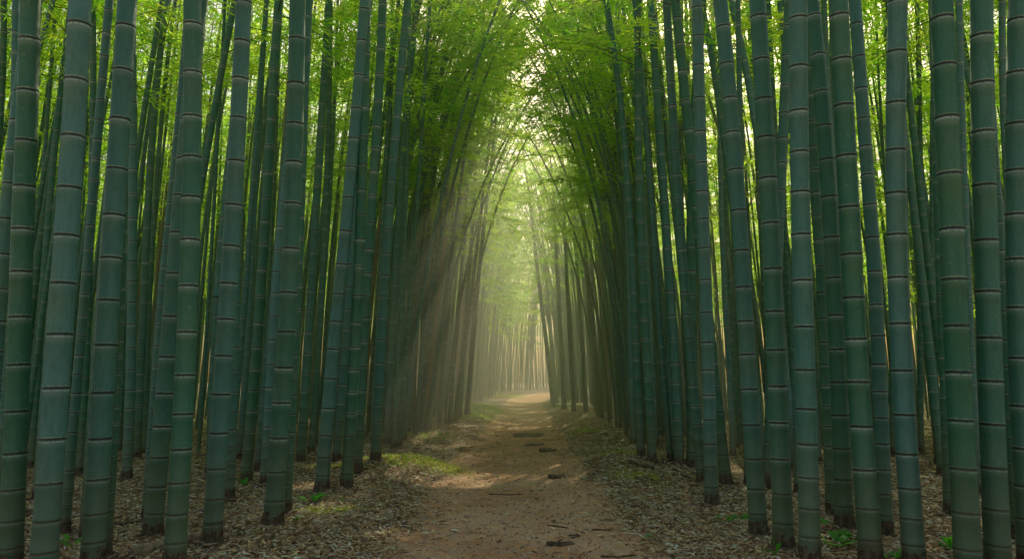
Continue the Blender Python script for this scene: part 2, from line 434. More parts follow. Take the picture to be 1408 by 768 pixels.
# ------------------------------------------------------------------ foliage
def spray(nt, nl, leaf_l, leaf_w, seed, twig_l=.30):
    """one leafy branch along +X, length 1, drooping; returns leaf quads (k,4,3) and a shade value per leaf"""
    r = np.random.default_rng(seed)
    L, T = [], []
    for i in range(nt):
        t = .18 + .82 * (i + r.random() * .6) / nt
        base = np.array([t, 0.05 * math.sin(t * 5 + seed), .10 * t - .38 * t * t])
        side = 1 if i % 2 else -1
        ang = side * (0.9 - .55 * t + r.normal(0, .18))
        tl = twig_l * (1.15 - .5 * t) * r.uniform(.7, 1.2)
        dirv = np.array([math.cos(ang), math.sin(ang), r.normal(-.12, .12)])
        for j in range(nl):
            q = (j + 1) / nl
            p = base + dirv * tl * q + np.array([0, 0, -.16 * q * q * tl])
            fan = (1 if j % 2 else -1) * r.uniform(.35, .95) * (1 - .3 * q)
            a2 = ang + fan
            d = np.array([math.cos(a2), math.sin(a2), r.normal(-.38, .22)]); d /= np.linalg.norm(d)
            w = np.cross(d, [0, 0, 1]); w /= np.linalg.norm(w) + 1e-6
            rl = r.normal(0, .5); up = np.cross(w, d)
            w = w * math.cos(rl) + up * math.sin(rl)
            l = leaf_l * r.uniform(.7, 1.25); ww = leaf_w * r.uniform(.8, 1.2)
            m = p + d * l * .38 + np.array([0, 0, .0])
            L.append([p, m - w * ww / 2, p + d * l - np.array([0, 0, l * .10]), m + w * ww / 2])
            T.append(r.random())
    return np.array(L), np.array(T)
SPR_N = [spray(17, 8, .100, .018, s) for s in range(6)]            # close crowns
SPR_M = [spray(13, 7, .130, .025, 20 + s) for s in range(6)]         # middle distance
SPR_F = [spray(10, 6, .18, .040, 40 + s, .32) for s in range(6)]    # far

# openings in the vault over the path: centre and half axes
GAPS = [(.08, 12.5, 6.9, .22, 2.5, 1.3), (.05, 17, 9.0, .30, 3.5, 1.5), (.12, 22, 9.5, .35, 4, 1.2), (-.1, 15.5, 6.6, .18, 2, .6), (-.25, 28, 8.6, .6, 6, 1.2), (-.9, 19, 7.6, .35, 3, .8), (.9, 16, 7.4, .3, 2.5, .8), (1.0, 26, 8.0, .5, 4, .9), (-1.1, 15, 8.7, .7, 2.2, .8), (1.3, 15.5, 8.5, .6, 2.2, .8), (-.3, 19.5, 9.8, 1.0, 3, .8), (-1.7, 12.5, 7.6, .5, 1.6, .7), (1.6, 12.5, 7.5, .4, 1.4, .7), (.1, 34, 8.0, 1.1, 7, 1.4), (1.0, 44, 8.5, 3.5, 11, 3.2), (-.6, 24, 6.0, .4, 3, .5)]
def crown_arrays(c, kind, r, per):
    sprays = {'n': SPR_N, 'm': SPR_M, 'f': SPR_F}[kind]
    LV, LT, BR = [], [], []
    H = c['H']; u = c['cr0']
    step = per
    az = r.random() * 6.28
    while u < H - .1:
        t = (u - c['cr0']) / (H - c['cr0'])
        p = stem_path(c, np.array([u]))[0]
        for k in range(2 if r.random() < .75 else 1):
            az += 2.4 + r.normal(0, .35)
            if c['x'] * math.cos(az) > 0 and abs(c['x']) < 3.2 and r.random() < .35: az = math.pi - az
            # branches lean towards the light over the path
            Lb = (1.2 * math.sin(math.pi * min(1, .30 + .66 * t)) + .2) * r.uniform(.65, 1.15) * c['cs']
            A, T = sprays[r.integers(len(sprays))]
            B = A * Lb
            if kind != 'n' or True:                          # keep leaf size constant whatever the branch length
                cen = B.mean(1, keepdims=True); B = cen + (A - A.mean(1, keepdims=True)) * 1.0
            el = r.uniform(.05, .75) - .5 * t
            ce, se = math.cos(el), math.sin(el)
            x = B[..., 0] * ce - B[..., 2] * se; z = B[..., 0] * se + B[..., 2] * ce; y = B[..., 1]
            ca, sa = math.cos(az), math.sin(az)
            B = np.stack([x * ca - y * sa, x * sa + y * ca, z], -1) + p
            LV.append(B); LT.append(np.clip(T * .5 + r.uniform(0, .5), 0, 1) ** 1.3)
            if kind == 'n':
                tt = np.linspace(0, 1, 4)
                bx = tt * Lb; bz = (.10 * tt - .38 * tt * tt) * Lb
                xx = bx * ce - bz * se; zz = bx * se + bz * ce
                br_ = np.stack([xx * ca, xx * sa, zz], 1) + p
                if not in_pool(br_).any(): BR.append(br_)
        u += step * r.uniform(.7, 1.3)
    if not LV: return None
    LV = np.concatenate(LV); LT = np.concatenate(LT)
    C_ = LV.mean(1); keep = ~in_pool(C_)
    seam = np.zeros(len(C_), bool)
    for gx_, gy_, gz_, rx_, ry_, rz_ in GAPS: seam |= ((C_[:, 0] - gx_) / rx_) ** 2 + ((C_[:, 1] - gy_) / ry_) ** 2 + ((C_[:, 2] - gz_) / rz_) ** 2 < 1
    keep &= ~(seam & (r.random(len(C_)) < .88)); LV = LV[keep]; LT = LT[keep]
    return LV, LT, BR

def leaf_mesh(name, LV, LT, material):
    n = len(LV)
    V = LV.reshape(-1, 3); Q = np.arange(n * 4).reshape(-1, 4)
    A = np.repeat(LT, 4)[:, None] * np.ones((1, 3))
    return mesh_np(name, V, Q, material, attrs=A, smooth=False)

def culm(px=None, py=None, w=None, tx=None, tint=.5, x=None, y=None, r=None, lx=0., ly=0., arch=None):
    c = {}
    if px is not None:
        p = ground_at(px, py); x, y = p.x, p.y
        r = w / F0 * y * y / math.hypot(x, y) * 1.03 / 2
        q = ray(tx, 0); k = y / q.y
        zt = CAM_H + q.z * k; c['z'] = float(gz(x, y))
        lx = (q.x * k - x) / max(.5, zt - c['z'])
    c.update(x=x, y=y, r=r, lx=lx, ly=ly, z=float(gz(x, y)), tint=tint, seed=random.random(), ph=random.random() * 6.28, listed=px is not None)
    side = -1 if x < float(path_c(y)) else 1
    edge = abs(x - float(path_c(y)))
    c['H'] = random.uniform(7.6, 9.4) + max(0, min(1.2, (y - 12) * .07)) - (.8 if edge > 4 else 0)
    c['H'] = min(c['H'], 1.7 + .60 * y + (.6 if edge < 1 else 0)) if y > 6 else 3.2 + .5 * y
    forced = arch
    if arch is None: arch = random.choice((.5, .8, 1.1, 1.5, 2.3)) * random.uniform(.7, 1.2) * math.exp(-max(0, edge - 1.2) / 2.2) + random.uniform(-.2, .4)
    if y < 9 or c['listed']: arch = random.uniform(-.1, .25)
    if forced is not None: arch = forced; c['H'] = random.uniform(8, 9)
    c['ax'] = -side * arch; c['ay'] = random.uniform(-.8, .5); c['pw'] = random.uniform(2.2, 3.2)
    c['dr'] = abs(arch) * .35; c['sw'] = random.uniform(.004, .02)
    c['cr0'] = random.uniform(3.1, 4.2) if y > 9 else random.uniform(3.8, 5)
    if edge > 3.5 and y > 12: c['cr0'] = random.uniform(2.3, 3.8)
    if y > 24: c['cr0'] = random.uniform(2.8, 4.6)
    c['cs'] = random.uniform(.85, 1.2)
    if forced is not None: c['cr0'] = 6.3; c['pw'] = 2.3
    c['top'] = c['H']
    return c

LISTED = [  # base x, base y, width, x where it leaves the top of the photo, tint (0 green .. 1 blue-grey)
 (-27, 785, 24, 19, .6), (0, 712, 13, 31, .5), (22, 660, 11, 47, .9), (13, 790, 33, 65, .15), (43, 645, 11, 82, .3), (50, 690, 12, 103, .8),
 (58, 800, 37, 120, 1.), (88, 738, 14, 144, .6), (109, 655, 11, 155, .1), (115, 745, 13, 162, .35), (127, 782, 32, 177, .7), (147, 770, 11, 190, .0),
 (174, 661, 14, 201, .7), (188, 632, 12, 206, .3), (164, 620, 9, 188, .4), (200, 625, 8, 213, .2), (201, 716, 13, 263, .7), (209, 740, 26, 272, .4),
 (239, 785, 28, 283, .25), (288, 655, 12, 321, .3), (291, 752, 25, 339, .85), (315, 689, 13, 350, .6), (338, 664, 15, 388, .1), (328, 634, 8, 373, .9),
 (364, 669, 14, 402, .95), (375, 723, 25, 423, .35), (393, 709, 13, 428, .2), (413, 636, 12, 455, .5), (428, 624, 9, 470, .2), (442, 676, 18, 501, .9),
 (463, 636, 12, 508, .8), (476, 674, 15, 513, .1), (490, 650, 14, 530, .2), (516, 634, 13, 552, .6), (533, 612, 11, 560, .4), (541, 618, 6, 575, .2), (549, 616, 6, 590, .1),
 (565, 587, 7, 600, .5), (576, 594, 9, 640, .3), (586, 594, 6, 672, .5), (604, 582, 7, 645, .7), (618, 582, 6, 660, .4), (625, 580, 6, 700, .3), (632, 573, 6, 668, .5), (642, 571, 7, 690, .6),
 (761, 560, 6, 700, .6), (766, 554, 5, 722, .4), (776, 563, 7, 752, .9), (789, 566, 6, 760, .3), (806, 566, 6, 770, .5), (820, 566, 6, 800, .3), (828, 576, 7, 770, .2), (839, 577, 7, 812, .6),
 (854, 589, 6, 815, .2), (871, 612, 8, 850, .9), (882, 629, 10, 853, .3), (897, 636, 11, 862, .2), (922, 636, 8, 880, .6), (934, 640, 13, 901, .5), (952, 643, 15, 951, .05),
 (966, 664, 13, 909, .5), (979, 696, 17, 956, 1.), (999, 668, 15, 922, .1), (1008, 629, 8, 980, .9), (1021, 605, 9, 1000, .3), (1028, 668, 8, 1012, .5), (1044, 737, 22, 994, .6),
 (1056, 671, 15, 1083, .6), (1078, 757, 25, 1045, .3), (1097, 680, 9, 1086, .5), (1114, 776, 26, 1096, .75), (1144, 711, 14, 1108, .1), (1162, 729, 23, 1130, .15),
 (1199, 782, 29, 1141, .2), (1218, 738, 19, 1178, .65), (1258, 785, 28, 1209, 1.), (1250, 640, 10, 1238, .5), (1266, 625, 8, 1265, .3), (1333, 800, 34, 1288, .1), (1304, 709, 12, 1290, .1),
 (1345, 680, 11, 1310, .8), (1373, 795, 33, 1335, .45), (1402, 745, 18, 1348, .3), (1418, 790, 32, 1381, .6), (1446, 760, 26, 1410, .3), (1228, 628, 9, 1226, .4), (1290, 640, 9, 1270, .2)]
culms = [culm(*t) for t in LISTED]
for c, t in zip(culms, LISTED): c['src'] = t

def grove_edge(x, y):
    """distance into the grove from its inner edge (negative: on the open avenue)"""
    L = np.interp(y, [0, 5, 7, 12, 18, 26, 34, 38, 44, 52, 60], [-1.35, -1.45, -1.65, -1.8, -1.75, -1.7, -1.5, -.9, .6, 4.0, 9])
    Rr = np.interp(y, [0, 4, 6, 9, 14, 18, 21, 24, 28, 33, 38, 46], [1.3, 1.15, 1.3, 1.35, 1.6, 1.45, .85, .62, .9, 1.9, 3.6, 9])
    return np.maximum(L - x, x - Rr)

pts = [(c['x'], c['y']) for c in culms]
cell = {}
def key(x, y): return (int(math.floor(x / .5)), int(math.floor(y / .5)))
for p in pts: cell.setdefault(key(*p), []).append(p)
def free(x, y, d):
    kx, ky = key(x, y)
    for i in range(-2, 3):
        for j in range(-2, 3):
            for q in cell.get((kx + i, ky + j), ()):
                if (q[0] - x) ** 2 + (q[1] - y) ** 2 < d * d: return False
    return True
tries = 0
fill = []
while tries < 30000:
    tries += 1
    y = random.uniform(6.0, 60) if random.random() < .8 else random.uniform(6, 18)
    x = random.uniform(-1, 1) * (.80 * y + 1.5) if y < 40 else random.uniform(-12, 12)
    e = float(grove_edge(x, y))
    if e < 0: continue
    # dense hedge along the avenue, looser deeper in
    dmin = .17 if e < .8 else (.40 if y < 18 else .72)
    if y > 24 and e > 6 and random.random() < .55: continue
    if y > 36 and random.random() < .5: continue
    if y > 46 and random.random() < .5: continue
    if y < 8.5 and (e < .8 or random.random() < .5): continue
    if not free(x, y, dmin): continue
    cell.setdefault(key(x, y), []).append((x, y))
    fill.append(culm(x=x, y=y, r=random.uniform(.016, .034) * (.9 if e > 1 else 1) * (1.15 if y < 12 else 1), lx=-math.copysign(random.uniform(.015, .075) if e < .9 and y > 9 else random.gauss(.012, .022 if random.random() < .93 else .11), x), ly=random.uniform(-.02, .02), tint=1.6 if random.random() < .06 else random.random() ** 1.2))
for px, py, r_, ar, lx_, t_ in [(592, 590, .021, 2.9, .05, .2), (612, 583, .024, 2.6, .06, .1), (571, 600, .020, 2.4, .05, .4), (556, 607, .022, 2.0, .07, .6), (630, 577, .024, 2.8, .05, .3),
                              (848, 588, .020, 2.4, -.05, .2), (838, 582, .023, 2.9, -.04, .1), (862, 600, .021, 2.3, -.05, .3), (822, 573, .024, 2.7, -.05, .5), (873, 612, .019, 2.0, -.06, .1)]:
    p_ = ground_at(px, py)
    c_ = culm(x=p_.x, y=p_.y, r=r_, lx=lx_, ly=0, tint=t_, arch=ar); culms.append(c_); c_['arching'] = True
fill.sort(key=lambda c: c['r'] / c['y'], reverse=True)
NIND = 296
ind = culms + fill[:NIND - len(culms)]
rest = fill[NIND - len(culms):]
open('/tmp/stat.txt','w').write(f'{len(ind)} {len(rest)}\n')

# ---- labels
def words_tint(t): return 'blue-grey' if t > .8 else 'teal green' if t > .55 else 'mid green' if t > .25 else 'dark green'
def lean_words(c): return 'upright' if abs(c['lx']) < .03 else ('leaning over the path' if (c['lx'] > 0) == (c['x'] < 0) else 'leaning away from the path')
def proj(c, z=.0):
    q = _R.transposed() @ (Vector((c['x'], c['y'], c['z'] + z)) - Vector((0, 0, CAM_H)))
    return W0 / 2 + F0 * q.x / -q.z
ORD = 'first second third fourth fifth sixth seventh eighth ninth tenth eleventh twelfth thirteenth fourteenth fifteenth sixteenth seventeenth eighteenth nineteenth twentieth'.split()
def ordw(i):
    tens = {2: 'twenty', 3: 'thirty', 4: 'forty', 5: 'fifty', 6: 'sixty'}
    i += 1
    if i <= 20: return ORD[i - 1]
    t, u = divmod(i, 10)
    return (tens[t] + '-' + ORD[u - 1]) if u else tens[t][:-1] + 'ieth'
def set_labels():
    for s, nm in ((-1, 'left'), (1, 'right')):
        big = [c for c in culms if 'src' in c and (c['x'] < -.3) == (s < 0) and c['y'] < 9]
        big.sort(key=lambda c: -s * proj(c))       # from the path edge outwards is reversed below
        big = sorted(big, key=lambda c: s * proj(c))
        for i, c in enumerate(big):
            size = 'thick' if c['src'][2] >= 22 else 'medium' if c['src'][2] >= 13 else 'slim'
            c['label'] = f"{size} {words_tint(c['tint'])} bamboo, {ordw(i)} outward from the path on its {nm} side"
            c['group'] = f"bamboos with their feet in view {nm} of the path"
    for c in ind:
        if 'label' in c: continue
        nm = 'left' if c['x'] < float(path_c(c['y'])) else 'right'
        e = float(grove_edge(c['x'], c['y']))
        if c.get('arching'):
            c['label'] = f"slender dark bamboo bowing over the path from its {nm} edge, feathery at the tip"; c['group'] = f'slender bamboos bowing over the path from the {nm}'
        elif e < .9:
            c['label'] = f"slender bamboo in the close-set row lining the {nm} edge of the path"; c['group'] = f'row of slender bamboos along the {nm} path edge'
        else:
            c['label'] = f"thin bamboo deep in the shaded grove {nm} of the path, behind the thick ones"; c['group'] = f'thin bamboos inside the {nm} grove'
set_labels()

# ---- individuals
nleaf = 0
for i, c in enumerate(ind):
    d = math.hypot(c['x'], c['y'])
    near = d < 9
    V, Q, A, UV, nd = stem_arrays(c, 20 if d < 5 else 14 if d < 9 else 10, 2 if d < 14 else 1)
    foot = np.array([c['x'], c['y'], c['z']])
    root = link('bamboo', None); root.location = foot
    tag(root, c['label'], 'bamboo', c['group'])
    o = link('stem', mesh_np('stem', V - foot, Q, M_CULM, attrs=A, uv=UV), root)
    if near:
        # fibrous collar of roots round the foot
        r = np.random.default_rng(i + 500)
        us = np.array([-.05, .0, .015, .03, .045, .06, .08]); k = 16
        P = stem_path(c, us); R = radius(c, us) * np.array([1.5, 1.22, 1.12, 1.08, 1.05, 1.03, 1.012])
        Vc, Qc = tube(P, R, k, cap=False)
        J = r.normal(0, .03, len(Vc)).reshape(len(us), k); J[-1] *= .3
        cen = np.repeat(P, k, 0); Vc = cen + (Vc - cen) * (1 + J.reshape(-1, 1))
        Vc[-k:, 2] += r.uniform(-.005, .007, k)
        link('root_collar', mesh_np('root_collar', Vc - foot, Qc, M_COLLAR), o)
    if d > 5.2:
        r = np.random.default_rng(i + 900)
        kind, per = ('n', .76) if d < 13 else ('m', .80)
        cr = crown_arrays(c, kind, r, per)
        if cr:
            LV, LT, BR = cr; nleaf += len(LT)
            if not BR: link('crown', leaf_mesh('crown', LV - foot, LT, M_LEAF), root)
            else:
                VV, QQ, n0 = [], [], 0
                for b_ in BR:
                    v, q = tube(b_, np.array([.006, .004, .0025, .001]), 4, cap=False)
                    VV.append(v); QQ.append(q + n0); n0 += len(v)
                nl_ = len(LV); bv = np.vstack(VV); bq = np.vstack(QQ)
                AA_ = np.concatenate([np.repeat(LT, 4), np.full(len(bv), .2)])[:, None] * np.ones((1, 3))
                me = mesh_np('crown', np.vstack([LV.reshape(-1, 3), bv]) - foot, np.vstack([np.arange(nl_ * 4).reshape(-1, 4), bq + nl_ * 4]), [M_LEAF, M_TWIG], attrs=AA_, smooth=False)
                me.polygons.foreach_set('material_index', np.concatenate([np.zeros(nl_, np.int32), np.ones(len(bq), np.int32)]))
                link('crown', me, root)

# ---- the rest of the grove, too many to part
VV, QQ, AA, UU, n0 = [], [], [], [], 0
LVs, LTs = [], []
for i, c in enumerate(rest):
    d = c['y']
    V, Q, A, UV, nd = stem_arrays(c, 7, 0)
    VV.append(V); QQ.append(Q + n0); AA.append(A); UU.append(UV); n0 += len(V)
    r = np.random.default_rng(i + 5000)
    cr = crown_arrays(c, 'm' if d < 20 else 'f', r, .90 if d > 20 else .85) if (i % 2 or d > 26) and not (abs(c['x']) < 4.5 and 12 < d < 34 and i % 3 == 0) else None
    if cr: LVs.append(cr[0]); LTs.append(cr[1])
g = link('bamboo_grove', mesh_np('bamboo_grove', np.vstack(VV), np.vstack(QQ), M_CULM, attrs=np.vstack(AA), uv=np.vstack(UU)))
tag(g, 'dense mass of thin bamboo stems filling the depth of the grove', 'bamboo grove', kind='stuff')
LV = np.concatenate(LVs); LT = np.concatenate(LTs); open('/tmp/stat.txt','a').write(f'{nleaf} {len(LT)}')
g = link('bamboo_foliage', leaf_mesh('bamboo_foliage', LV, LT, M_LEAF))
tag(g, 'feathery mass of bright green bamboo foliage high in the distant grove', 'foliage', kind='stuff')

# ------------------------------------------------------------------ leaf litter
def scatter(n, xr, yr, power=1.0):
    y = yr[0] + (yr[1] - yr[0]) * rng.random(n) ** power
    x = (rng.random(n) * 2 - 1) * np.minimum(xr, .80 * y + .6)
    return x, y
def litter(n, yr, size, path_keep):
    x, y = scatter(n, 9, yr, 1.25)
    pm = path_mask(x, y); mm = moss_mask(x, y)
    keep = rng.random(n) > np.clip(pm * (1 - path_keep) + mm * .75, 0, .99)
    x, y = x[keep], y[keep]; n = len(x)
    a = rng.random(n) * 6.283; l = size * rng.uniform(.5, 1.5, n); w = l * rng.uniform(.12, .26, n)
    pt = rng.normal(0, .16, n); rl = rng.normal(0, .5, n)
    z = gz(x, y) + .004 + rng.random(n) * .012
    d = np.stack([np.cos(a) * np.cos(pt), np.sin(a) * np.cos(pt), np.sin(pt)], 1)
    s = np.stack([-np.sin(a) * np.cos(rl), np.cos(a) * np.cos(rl), np.sin(rl)], 1)
    c = np.stack([x, y, z], 1)
    bend = rng.uniform(-.05, .18, n)[:, None] * l[:, None] * np.array([0, 0, 1.])
    p0 = c - d * l[:, None] / 2; p3 = c + d * l[:, None] / 2
    m0 = c - d * l[:, None] * .12 - s * w[:, None] / 2 + bend; m1 = c - d * l[:, None] * .12 + s * w[:, None] / 2 + bend
    V = np.stack([p0, m0, p3, m1], 1).reshape(-1, 3)
    pal = np.array([(.30, .25, .18), (.22, .165, .105), (.15, .10, .06), (.36, .32, .25), (.09, .055, .03), (.26, .20, .10), (.20, .19, .15)])
    C = pal[rng.choice(len(pal), n, p=[.17, .24, .22, .07, .16, .06, .08])] * rng.uniform(1.3, 3.2, (n, 1)) * np.array([1.05, .95, .78])
    C = np.minimum(C * 1.25, .74)
    return V, np.repeat(C, 4, 0)
Va, Ca = litter(190000, (2.4, 8.5), .042, .07)
Vb, Cb = litter(90000, (8, 22), .065, .05)
def straws(n, yr):
    x, y = scatter(n, 9, yr, 1.2); k = rng.random(n) > path_mask(x, y) * .95; x, y = x[k], y[k]; n = len(x)
    a = rng.random(n) * 6.283; l = rng.uniform(.06, .22, n); w = rng.uniform(.0025, .006, n); cu = rng.normal(0, .35, n)
    P = []
    for t in (-.5, 0, .5):
        px = x + np.cos(a) * l * t - np.sin(a) * cu * l * t * t; py = y + np.sin(a) * l * t + np.cos(a) * cu * l * t * t
        P.append(np.stack([px, py, gz(px, py) + .012 + .012 * (t == 0) + 0 * px], 1))
    sd = np.stack([-np.sin(a), np.cos(a), a * 0 + .3], 1) * w[:, None]
    V = np.concatenate([np.stack([P[i] - sd, P[i + 1] - sd, P[i + 1] + sd, P[i] + sd], 1) for i in (0, 1)]).reshape(-1, 3)
    C = np.array([.55, .44, .29])[None] * rng.uniform(.3, 1.1, (n, 1))
    return V, np.repeat(np.concatenate([C, C]), 4, 0)
# litter piled against the feet
feet = [c for c in ind if c['y'] < 9]
fx = np.repeat([c['x'] for c in feet], 90); fy = np.repeat([c['y'] for c in feet], 90); fr_ = np.repeat([c['r'] for c in feet], 90)
n = len(fx); a0 = rng.random(n) * 6.283; dd = np.abs(rng.normal(0, .05, n)); x = fx + np.cos(a0) * (fr_ * 1.15 + dd); y = fy + np.sin(a0) * (fr_ * 1.15 + dd)
a = a0 + 1.57 + rng.normal(0, .7, n); l = .05 * rng.uniform(.6, 1.8, n); w = l * rng.uniform(.14, .26, n)
z = gz(x, y) + .004 + np.exp(-dd / .03) * rng.random(n) * .035
d_ = np.stack([np.cos(a), np.sin(a), rng.normal(0, .35, n)], 1); s_ = np.stack([np.cos(a0), np.sin(a0), -rng.uniform(.2, 1.4, n)], 1); s_ /= np.linalg.norm(s_, axis=1)[:, None]
c_ = np.stack([x, y, z], 1)
Vf = np.stack([c_ - d_ * l[:, None] / 2, c_ - s_ * w[:, None] / 2, c_ + d_ * l[:, None] / 2, c_ + s_ * w[:, None] / 2], 1).reshape(-1, 3)
Cf = np.repeat(np.minimum(np.array([.42, .30, .19])[None] * rng.uniform(.3, 1.6, (n, 1)), .7), 4, 0)
Vc, Cc = straws(2200, (2.4, 10))
V = np.vstack([Va, Vb, Vc, Vf]); C = np.vstack([Ca, Cb, Cc, Cf])
g = link('leaf_litter', mesh_np('leaf_litter', V, np.arange(len(V)).reshape(-1, 4), M_LITTER, attrs=C, smooth=False))
tag(g, 'dry tan and brown bamboo leaves littering the forest floor', 'leaf litter', kind='stuff')

# small stones trodden into the path
n = 9000
y = 2.6 + 16 * rng.random(n) ** 1.5; x = path_c(y) + rng.normal(0, .42, n)
k = path_mask(x, y) > .3; x, y = x[k], y[k]; n = len(x)
sz = .0035 * np.exp(rng.normal(0, .45, n)) * (1 + y * .03)
O = np.array([(1, 0, 0), (0, 1, 0), (-1, 0, 0), (0, -1, 0), (0, 0, .7), (0, 0, -.7)])
a = rng.random(n) * 6.28
P = O[None] * sz[:, None, None] * rng.uniform(.6, 1.4, (n, 6, 1))
P = np.stack([P[..., 0] * np.cos(a)[:, None] - P[..., 1] * np.sin(a)[:, None], P[..., 0] * np.sin(a)[:, None] + P[..., 1] * np.cos(a)[:, None], P[..., 2]], -1)
P += np.stack([x, y, gz(x, y) + sz * .2], 1)[:, None]
T = np.array([(0, 1, 4), (1, 2, 4), (2, 3, 4), (3, 0, 4), (1, 0, 5), (2, 1, 5), (3, 2, 5), (0, 3, 5)])
Q = (T[None] + (np.arange(n) * 6)[:, None, None]).reshape(-1, 3)
C = np.repeat(np.array([.40, .29, .20])[None] * rng.uniform(.4, 1.5, (n, 1)), 6, 0)
g = link('gravel', mesh_np('gravel', P.reshape(-1, 3), Q, M_LITTER, attrs=C, smooth=True))
tag(g, 'small stones and crumbs of earth trodden into the path', 'gravel', kind='stuff')

# short moss and grass on the mossy banks
def tufts(n, hgt, yr, wmul=1, thr=.25):
    x, y = scatter(n, 6, yr, 1.1)
    mm = moss_mask(x, y) + .15 * np.sin(9 * x) * np.sin(8 * y + 1)
    k = rng.random(n) < np.clip((mm - thr) * 1.6, 0, 1) * (1 - path_mask(x, y)); x, y = x[k], y[k]; n = len(x)
    a = rng.random(n) * 6.283; h = hgt * rng.uniform(.4, 1.3, n); w = .0035 * wmul * (1 + y * .06) * rng.uniform(.7, 1.3, n)
    b = np.stack([x, y, gz(x, y) - .003], 1)
    s = np.stack([np.cos(a), np.sin(a), a * 0], 1) * w[:, None]
    ln = np.stack([np.cos(a + 1.3), np.sin(a + 1.3), a * 0], 1) * (h * rng.uniform(.2, .9, n))[:, None]
    tip = b + ln + np.stack([a * 0, a * 0, h], 1)
    mid = b + ln * .35 + np.stack([a * 0, a * 0, h * .6], 1)
    V = np.stack([b - s, b + s, mid + s * .8, tip], 1).reshape(-1, 3)
    return V, np.repeat(np.clip(rng.random(n) * .7 + .15, 0, 1), 4)[:, None] * np.ones((1, 3))
Va, Ca = tufts(160000, .022, (3, 12)); Vb, Cb = tufts(60000, .05, (9, 26), 2.2)
V = np.vstack([Va, Vb]); C = np.vstack([Ca, Cb])
g = link('grass', mesh_np('grass', V, np.arange(len(V)).reshape(-1, 4), M_GRASS, attrs=C, smooth=False))
tag(g, 'short moss and fine grass on the banks beside the path', 'grass', kind='stuff')

# ------------------------------------------------------------------ sticks, bark and logs
def stick(name, label, cat, pts, r, material, group=None, knots=True, flat=1.0, n=8, lift=0.0):
    P = [ground_at(px, py) for px, py in pts]
    P = np.array([[p.x, p.y, p.z] for p in P])
    m = 4 * (len(P) - 1) + 1
    t = np.linspace(0, len(P) - 1, m); Pi = np.stack([np.interp(t, np.arange(len(P)), P[:, k]) for k in range(3)], 1)
    rr = np.random.default_rng(int(pts[0][0]) + 7)
    Pi[1:-1, :2] += rr.normal(0, r * .25, (m - 2, 2))
    Pi[:, 2] = np.array([float(gz(a, b_)) for a, b_ in Pi[:, :2]]) + r * .62 * flat + lift
    R = r * np.linspace(1.0, .62, m) * (1 + rr.normal(0, .10 if knots else .03, m)); R[0] *= .75; R[-1] *= .5
    V, Q = tube(Pi, R, n)
    J = rr.normal(0, .10, len(V))[:, None] * r; V = V + J * rr.normal(0, .7, V.shape)
    if flat != 1:
        zc = np.interp(np.arange(len(V)), [0, len(V) - 1], [Pi[0, 2], Pi[-1, 2]])
        V[:, 2] = zc + (V[:, 2] - zc) * flat
    c0 = Pi[m // 2]
    o = link(name, mesh_np(name, V - c0, Q, material)); o.location = c0
    tag(o, label, cat, group); return o

def slab(label, px, py, wpx, hpx, rot, group, thick=.016):
    """a broken flake of bark lying on the path"""
    p = ground_at(px, py); a = ground_at(px - wpx / 2, py); b_ = ground_at(px + wpx / 2, py)
    n_ = ground_at(px, py - hpx / 2); f_ = ground_at(px, py + hpx / 2)
    L = (b_ - a).length / 2; Wd = max(.02, (n_ - f_).length / 2)
    rr = np.random.default_rng(int(px * 3 + py))
    k = 18; th = np.linspace(0, 2 * np.pi, k, endpoint=False)
    thick *= .42; rad = 1 / np.maximum(np.abs(np.cos(th)), np.abs(np.sin(th))) ** .75
    X = np.cos(th) * rad * L * (1 + rr.normal(0, .13, k)); Y = np.sin(th) * rad * Wd * (1 + rr.normal(0, .16, k))
    ca, sa = math.cos(rot), math.sin(rot)
    x = X * ca - Y * sa; y = X * sa + Y * ca
    lay = []
    for z, s in ((-.01, 1.0), (thick * .7, .97), (thick, .86), (thick * 1.05, .5)):
        lay.append(np.stack([x * s, y * s, np.full(k, z) + (rr.normal(0, .0025, k) if z > 0 else 0) + .02 * (X / L) ** 2 * (thick / .02) * .5], 1))
    V = np.vstack(lay + [np.array([[0, 0, thick * 1.0]])])
    Q = []
    for j in range(3):
        for i in range(k): Q.append((j * k + i, j * k + (i + 1) % k, (j + 1) * k + (i + 1) % k, (j + 1) * k + i))
    for i in range(0, k, 2): Q.append((4 * k, 3 * k + i, 3 * k + i + 1, 3 * k + (i + 2) % k))
    o = link('bark_piece', mesh_np('bark_piece', V, np.array(Q), M_BARK, smooth=False)); o.location = p
    tag(o, label, 'bark piece', group); return o

GB = 'pieces of dark bark lying on the path'
slab('long dark bark flake, farthest of the pieces lying on the path', 728, 598, 38, 5, .02, GB, .03)
slab('thin dark bark strip just below the long flake on the path', 735, 611, 24, 3, .03, GB, .015)
slab('small squarish slab of bark beside the thin strip', 754, 619, 18, 5, 0, GB, .03)
slab('lumpy chunk of bark at the edge of the sunlit patch', 766, 656, 19, 3, .1, GB, .035)
slab('broad curled bark plate near the front of the path', 772, 748, 34, 4, .06, GB, .018)
slab('small upturned bark chip touching the curled plate', 790, 737, 14, 3, .35, GB, .016)
GS = 'thin dark sticks lying on the path'
stick('stick', 'short dark stick lying above the curled bark plate', 'stick', [(753, 722), (768, 724), (782, 726)], .006, M_BARK, GS)
stick('stick', 'straight black stick at the reddish edge of the path', 'stick', [(815, 728), (840, 729), (866, 729)], .005, M_BARK, GS)
stick('stick', 'dark stick cut by the front edge of the path', 'stick', [(826, 765), (850, 766), (876, 763)], .006, M_BARK, GS)
stick('stick', 'faint straight twig pressed across the middle of the path', 'stick', [(672, 679), (700, 680), (720, 679)], .005, M_BARK, GS)
